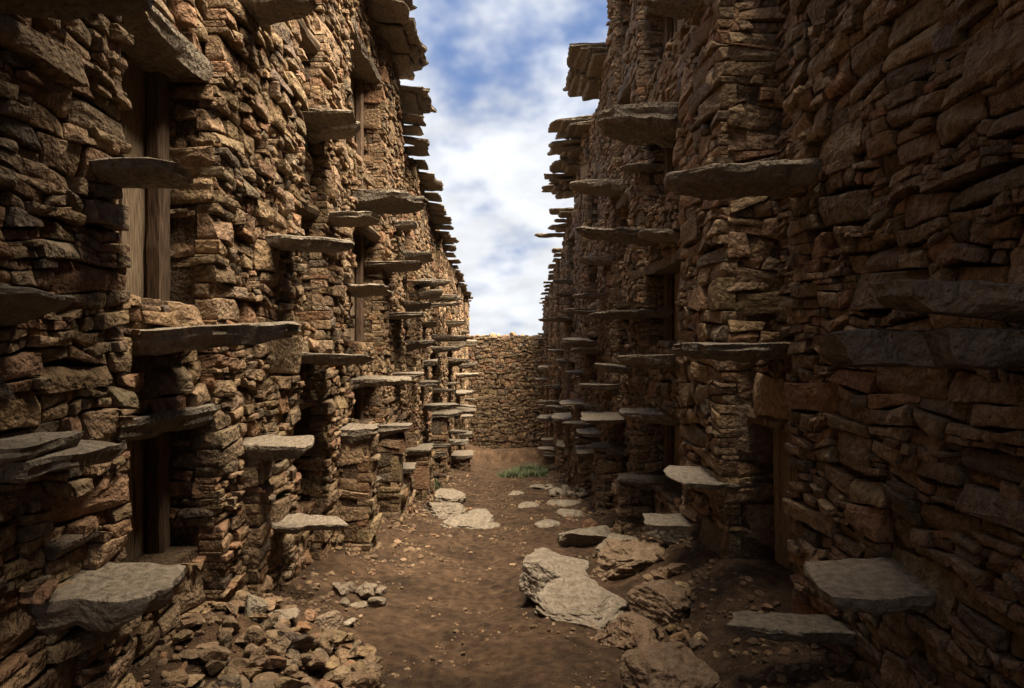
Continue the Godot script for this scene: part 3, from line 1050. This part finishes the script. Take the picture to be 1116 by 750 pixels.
func make_loose_rocks() -> void:
	var pale := Color(0.32, 0.265, 0.2)
	loose("bedrock_outcrop", 600, 668, 112, 66, 0.36, "large pale grey boulder with a sloping back half buried in the path", "rock", "bedrock showing through the path", 5, pale, 0.3, 0.1, 5, 0.05, [[Vector3(0.5, 0.85, 0.1), 0.42], [Vector3(-0.75, 0.2, 0.6), 0.5], [Vector3(-0.2, 0.95, -0.1), 0.62], [Vector3(0.1, 0.35, 0.95), 0.5]], 0.020)
	loose("bedrock_outcrop", 622, 638, 80, 32, 0.25, "low pale shoulder of rock right behind the large half buried boulder", "rock", "bedrock showing through the path", 4, pale, 0.35, 0.1, 5, 0.05, [[Vector3(0.3, 0.95, 0.0), 0.4]], 0.032)
	loose("bedrock_outcrop", 660, 694, 118, 40, 0.42, "flaky pale bedrock ledge just in front of the large half buried boulder", "rock", "bedrock showing through the path", 5, pale, 0.42, 0.5, 5, 0.10, [[Vector3(-0.35, 0.9, 0.3), 0.35], [Vector3(0.2, 0.95, 0.2), 0.5]], 0.088)
	loose("bedrock_outcrop", 643, 601, 58, 30, 0.3, "low rounded boulder beyond the large half buried boulder", "rock", "bedrock showing through the path", 4, pale * 0.95, 0.3, 0.1, 6, 0.06, [[Vector3(0.1, 0.95, 0.2), 0.5]], 0.016)
	loose("bedrock_outcrop", 690, 634, 90, 40, 0.35, "broken reddish bedrock bank below the thick square step on the right row", "rock", "bedrock showing through the path", 5, Color(0.29, 0.2, 0.13), 0.38, 0.4, 6, 0.12, [[Vector3(-0.4, 0.9, 0.3), 0.4]], 0.080)
	loose("bedrock_outcrop", 676, 606, 50, 22, 0.25, "pale streaked rock edge under the slab capped stub pier of the right row", "rock", "bedrock showing through the path", 4, pale, 0.35, 0.7, 6, 0.08, [[Vector3(-0.3, 0.9, 0.2), 0.4]], 0.060)
	loose("bedrock_outcrop", 730, 692, 60, 40, 0.25, "upright brown rock at the hollow under the right row", "rock", "bedrock showing through the path", 4, Color(0.25, 0.17, 0.11), 0.3, 0.3, 7, 0.1, [], 0.048)
	loose("bedrock_outcrop", 690, 722, 76, 34, 0.3, "low crumbling brown rock between the flaky ledge and the bottom boulder", "rock", "bedrock showing through the path", 4, Color(0.26, 0.175, 0.11), 0.42, 0.8, 6, 0.12, [], 0.080)
	loose("bedrock_outcrop", 742, 778, 110, 62, 0.26, "brown boulder at the bottom edge against the right row", "rock", "bedrock showing through the path", 5, Color(0.26, 0.18, 0.115), 0.3, 0.4, 8, 0.08, [], 0.040)
	loose("bedrock_outcrop", 506, 576, 56, 22, 0.4, "flat pale bedrock sheet at the foot of the left row", "rock", "bedrock showing through the path", 4, pale, 0.4, -0.3, 5, 0.10, [[Vector3(0.1, 0.97, 0.15), 0.35]], 0.060)
	loose("bedrock_outcrop", 484, 550, 38, 14, 0.4, "small tilted pale slab behind the flat bedrock sheet on the left", "rock", "bedrock showing through the path", 4, pale * 1.05, 0.4, 0.4, 6, 0.08, [[Vector3(-0.2, 0.95, 0.1), 0.4]], 0.040)
	loose("bedrock_outcrop", 480, 566, 40, 18, 0.35, "rough pale rock knob left of the flat bedrock sheet", "rock", "bedrock showing through the path", 4, pale * 0.9, 0.35, 0.8, 7, 0.10, [], 0.08)
	loose("bedrock_outcrop", 520, 566, 24, 10, 0.25, "little pale rock lump right behind the flat bedrock sheet", "rock", "bedrock showing through the path", 3, pale, 0.35, 0.2, 7, 0.10, [], 0.08)
	for q in [[595, 576, 28, 6, "pale flat stone flush in the path in front of the low rounded boulder"], [575, 553, 26, 5, "pale flat stone flush in mid path well in front of the grass"],
		[625, 563, 34, 12, "humped pale stone at the right path edge beyond the low rounded boulder"], [560, 541, 18, 4, "narrow pale stone flush in the path just in front of the grass"],
		[618, 551, 40, 7, "broadest pale flat stone at the right path edge in front of the stone pile"], [588, 534, 20, 4, "small pale flat stone right in front of the grass patch"],
		[528, 577, 22, 5, "pale flat stone at the path side of the flat bedrock sheet"], [610, 540, 24, 6, "pale flat stone between the grass patch and the far right stone pile"]]:
		loose("flat_stone", q[0], q[1], q[2], q[3], 0.22, q[4], "stone", "flat stones in the path", 2, pale * rng.randf_range(0.85, 1.05), 0.42, rng.randf() * 3.0, 6, 0.06)
	# the named stones of the heap by the left row, then the many alike ones
	loose("rubble_stone", 312, 728, 40, 34, 0.12, "largest dark angular stone in the rubble heap by the left row", "stone", "rubble heap by the left row", 3, Color(0.15, 0.11, 0.08), 0.12, 0.4)
	loose("rubble_stone", 296, 678, 42, 12, 0.12, "thin flat plate lying on top of the rubble heap near the wall foot", "stone", "rubble heap by the left row", 3, Color(0.36, 0.29, 0.21), 0.1, 0.2)
	loose("rubble_stone", 272, 678, 26, 28, 0.10, "upright rounded stone leaning on the left row behind the rubble heap", "stone", "rubble heap by the left row", 3, Color(0.3, 0.25, 0.18), 0.1, 0.9)
	loose("rubble_stone", 160, 705, 52, 20, 0.16, "long flat slab fallen beside the big square step of the left row", "stone", "rubble heap by the left row", 3, Color(0.26, 0.19, 0.13), 0.15, 0.5)
	loose("rubble_stone", 350, 690, 34, 18, 0.1, "broad pale stone at the path end of the rubble heap", "stone", "rubble heap by the left row", 3, Color(0.34, 0.25, 0.17), 0.15, 0.2)
	loose("rubble_stone", 380, 684, 14, 10, 0.06, "single small pale stone lying apart on the path beside the rubble heap", "stone", "rubble heap by the left row", 3, Color(0.42, 0.35, 0.27), 0.1, 0.2)
	loose("rubble_stone", 346, 722, 36, 12, 0.1, "pale flat flake on the front slope of the rubble heap", "stone", "rubble heap by the left row", 3, Color(0.44, 0.36, 0.27), 0.1, 0.4)
	for k in 230:
		var px := 140.0 + 268.0 * sqrt(rng.randf())
		var py := rng.randf_range(655.0, 775.0)
		if py < 690.0 + (px - 330.0) * 0.5 - 18.0 * rng.randf() and px > 300.0: continue
		if px < 200.0 and py < 690.0: continue
		var w := rng.randf_range(8.0, 30.0) * (0.7 + 0.5 * (py - 650.0) / 100.0)
		var col := stone_tone(0.85)
		var size_word := "small" if w < 15.0 else ("middling" if w < 24.0 else "large")
		var tone_word := "dark" if col.g < 0.165 else ("pale" if col.g > 0.235 else "brown")
		var place := "along the foot of the left row" if px < 225.0 else ("on the path side of the heap" if px > 340.0 else ("at the bottom edge of the heap" if py > 728.0 else ("at the wall end of the heap" if py < 690.0 else "in the middle of the heap")))
		loose("rubble_stone", px, py, w, w * rng.randf_range(0.4, 0.85), rng.randf_range(0.03, 0.1), "%s %s angular rubble stone lying %s" % [size_word, tone_word, place], "stone", "rubble heap: %s %s stones %s" % [size_word, tone_word, place], 2, col, rng.randf_range(-0.3, 0.2), rng.randf() * 3.0)
	for q in [[395, 655, 26, 18], [380, 648, 18, 13], [408, 664, 20, 14], [412, 650, 14, 10], [388, 664, 14, 9], [366, 650, 22, 13], [372, 660, 14, 9], [402, 646, 16, 10]]:
		loose("rubble_stone", q[0], q[1], q[2], q[3], 0.07, "greyish stone in the small scatter on the path bank beyond the rubble heap", "stone", "scatter of stones on the left bank", 2, Color(0.27, 0.212, 0.155) * rng.randf_range(0.8, 1.2), 0.2, rng.randf() * 3.0)
	for k in 34:
		var px := rng.randf_range(640.0, 775.0)
		var py := 575.0 + (px - 640.0) * rng.randf_range(0.35, 1.25)
		var w := rng.randf_range(10.0, 30.0)
		var col := stone_tone(0.85)
		var kind := ("small" if w < 17.0 else ("middling" if w < 24.0 else "large")) + (" dark" if col.g < 0.165 else (" pale" if col.g > 0.235 else " brown"))
		var near := "below the thick square step" if py < 650.0 else "near the bottom boulder"
		loose("bank_stone", px, py, w, w * rng.randf_range(0.35, 0.6), rng.randf_range(0.05, 0.12), "%s stone set in the right earth bank %s" % [kind, near], "stone", "%s stones in the right bank %s" % [kind, near], 2, col, 0.3, rng.randf() * 3.0)
	for k in 16:
		loose("rubble_stone", rng.randf_range(596.0, 640.0), rng.randf_range(531.0, 545.0), rng.randf_range(5.0, 12.0), rng.randf_range(4.0, 9.0), 0.1, "small pale stone in the pile at the foot of the far right row", "stone", "pile of stones by the far right row", 2, pale * rng.randf_range(0.8, 1.1), 0.0, rng.randf() * 3.0)

func make_gravel() -> void:
	var b := Buf.new()
	for k in 20000:
		var d := 2.6 + 15.0 * pow(rng.randf(), 1.7)
		var x := rng.randf_range(-1.5, 1.5)
		var edge := absf(x) / 1.5
		var patch := nzc.get_noise_2d(x * 120.0 + 40.0, d * 120.0)
		if rng.randf() > 0.12 + 0.75 * pow(edge, 3.0) + 1.0 * patch: continue
		var s := 0.0035 + 0.016 * pow(rng.randf(), 4.0) * (0.6 + edge)
		if d > 6.0: s *= 1.5
		var tone := stone_tone(1.0)
		if rng.randf() < 0.6: tone = Color(0.2, 0.13, 0.08) * rng.randf_range(0.7, 1.4)
		rock(b, Vector3(x, ground_y(x, d) + s * 0.2, -d), Vector3(s * 1.3, s * 0.85, s * 1.1), Basis(Vector3.UP, rng.randf() * 6.0), 1, tone, 4, 0.05)
	var o := part("gravel", b, M.stone, self)
	o.set_meta("kind", "stuff")
	o.set_meta("label", "scattered chips and pebbles over the brown earth path")
	o.set_meta("category", "gravel")

func make_grass() -> void:
	var b := Buf.new()
	var tufts := []
	for k in 85:
		var an := rng.randf() * TAU
		var r := sqrt(rng.randf())
		var cx := (573.0 - VPX) / FOCAL * 18.0 + cos(an) * r * 0.62 * rng.randf_range(0.7, 1.15)
		tufts.append([cx, 18.0 + sin(an) * r * 1.5, rng.randf_range(0.55, 1.2) * (1.2 - 0.6 * r), rng.randf_range(0.75, 1.2)])
	for k in 9:
		tufts.append([rng.randf_range(-1.5, -1.25), rng.randf_range(11.0, 13.5), rng.randf_range(0.3, 0.6), 0.8])
	for tf in tufts:
		for k in 75:
			var x: float = tf[0] + rng.randfn() * 0.06
			var d: float = tf[1] + rng.randfn() * 0.07
			var g := ground_y(x, d)
			var h: float = rng.randf_range(0.08, 0.27) * tf[2]
			var dirv := Vector3(rng.randf_range(-1, 1), 0, rng.randf_range(-1, 1)).normalized()
			var sd := dirv.cross(Vector3.UP) * rng.randf_range(0.004, 0.009)
			var k_: float = rng.randf_range(0.7, 1.25) * tf[3]
			var col := Color(0.07 * k_, 0.09 * k_, 0.035 * k_)
			if rng.randf() < 0.12: col = Color(0.17, 0.14, 0.065)
			var p := Vector3(x, g - 0.01, -d)
			var m := p + Vector3(0, h * 0.6, 0) + dirv * h * 0.2
			var t := p + Vector3(0, h, 0) + dirv * h * 0.6
			var f := b.v.size()
			b.put(p - sd, col); b.put(p + sd, col); b.put(m + sd * 0.8, col); b.put(m - sd * 0.8, col); b.put(t, col)
			b.tri(f, f + 1, f + 2); b.tri(f, f + 2, f + 3); b.tri(f + 3, f + 2, f + 4)
	b.close_group(0)
	var o := part("grass", b, M.grass, self)
	o.set_meta("kind", "stuff")
	o.set_meta("label", "patch of green grass at the far end of the path")
	o.set_meta("category", "grass")
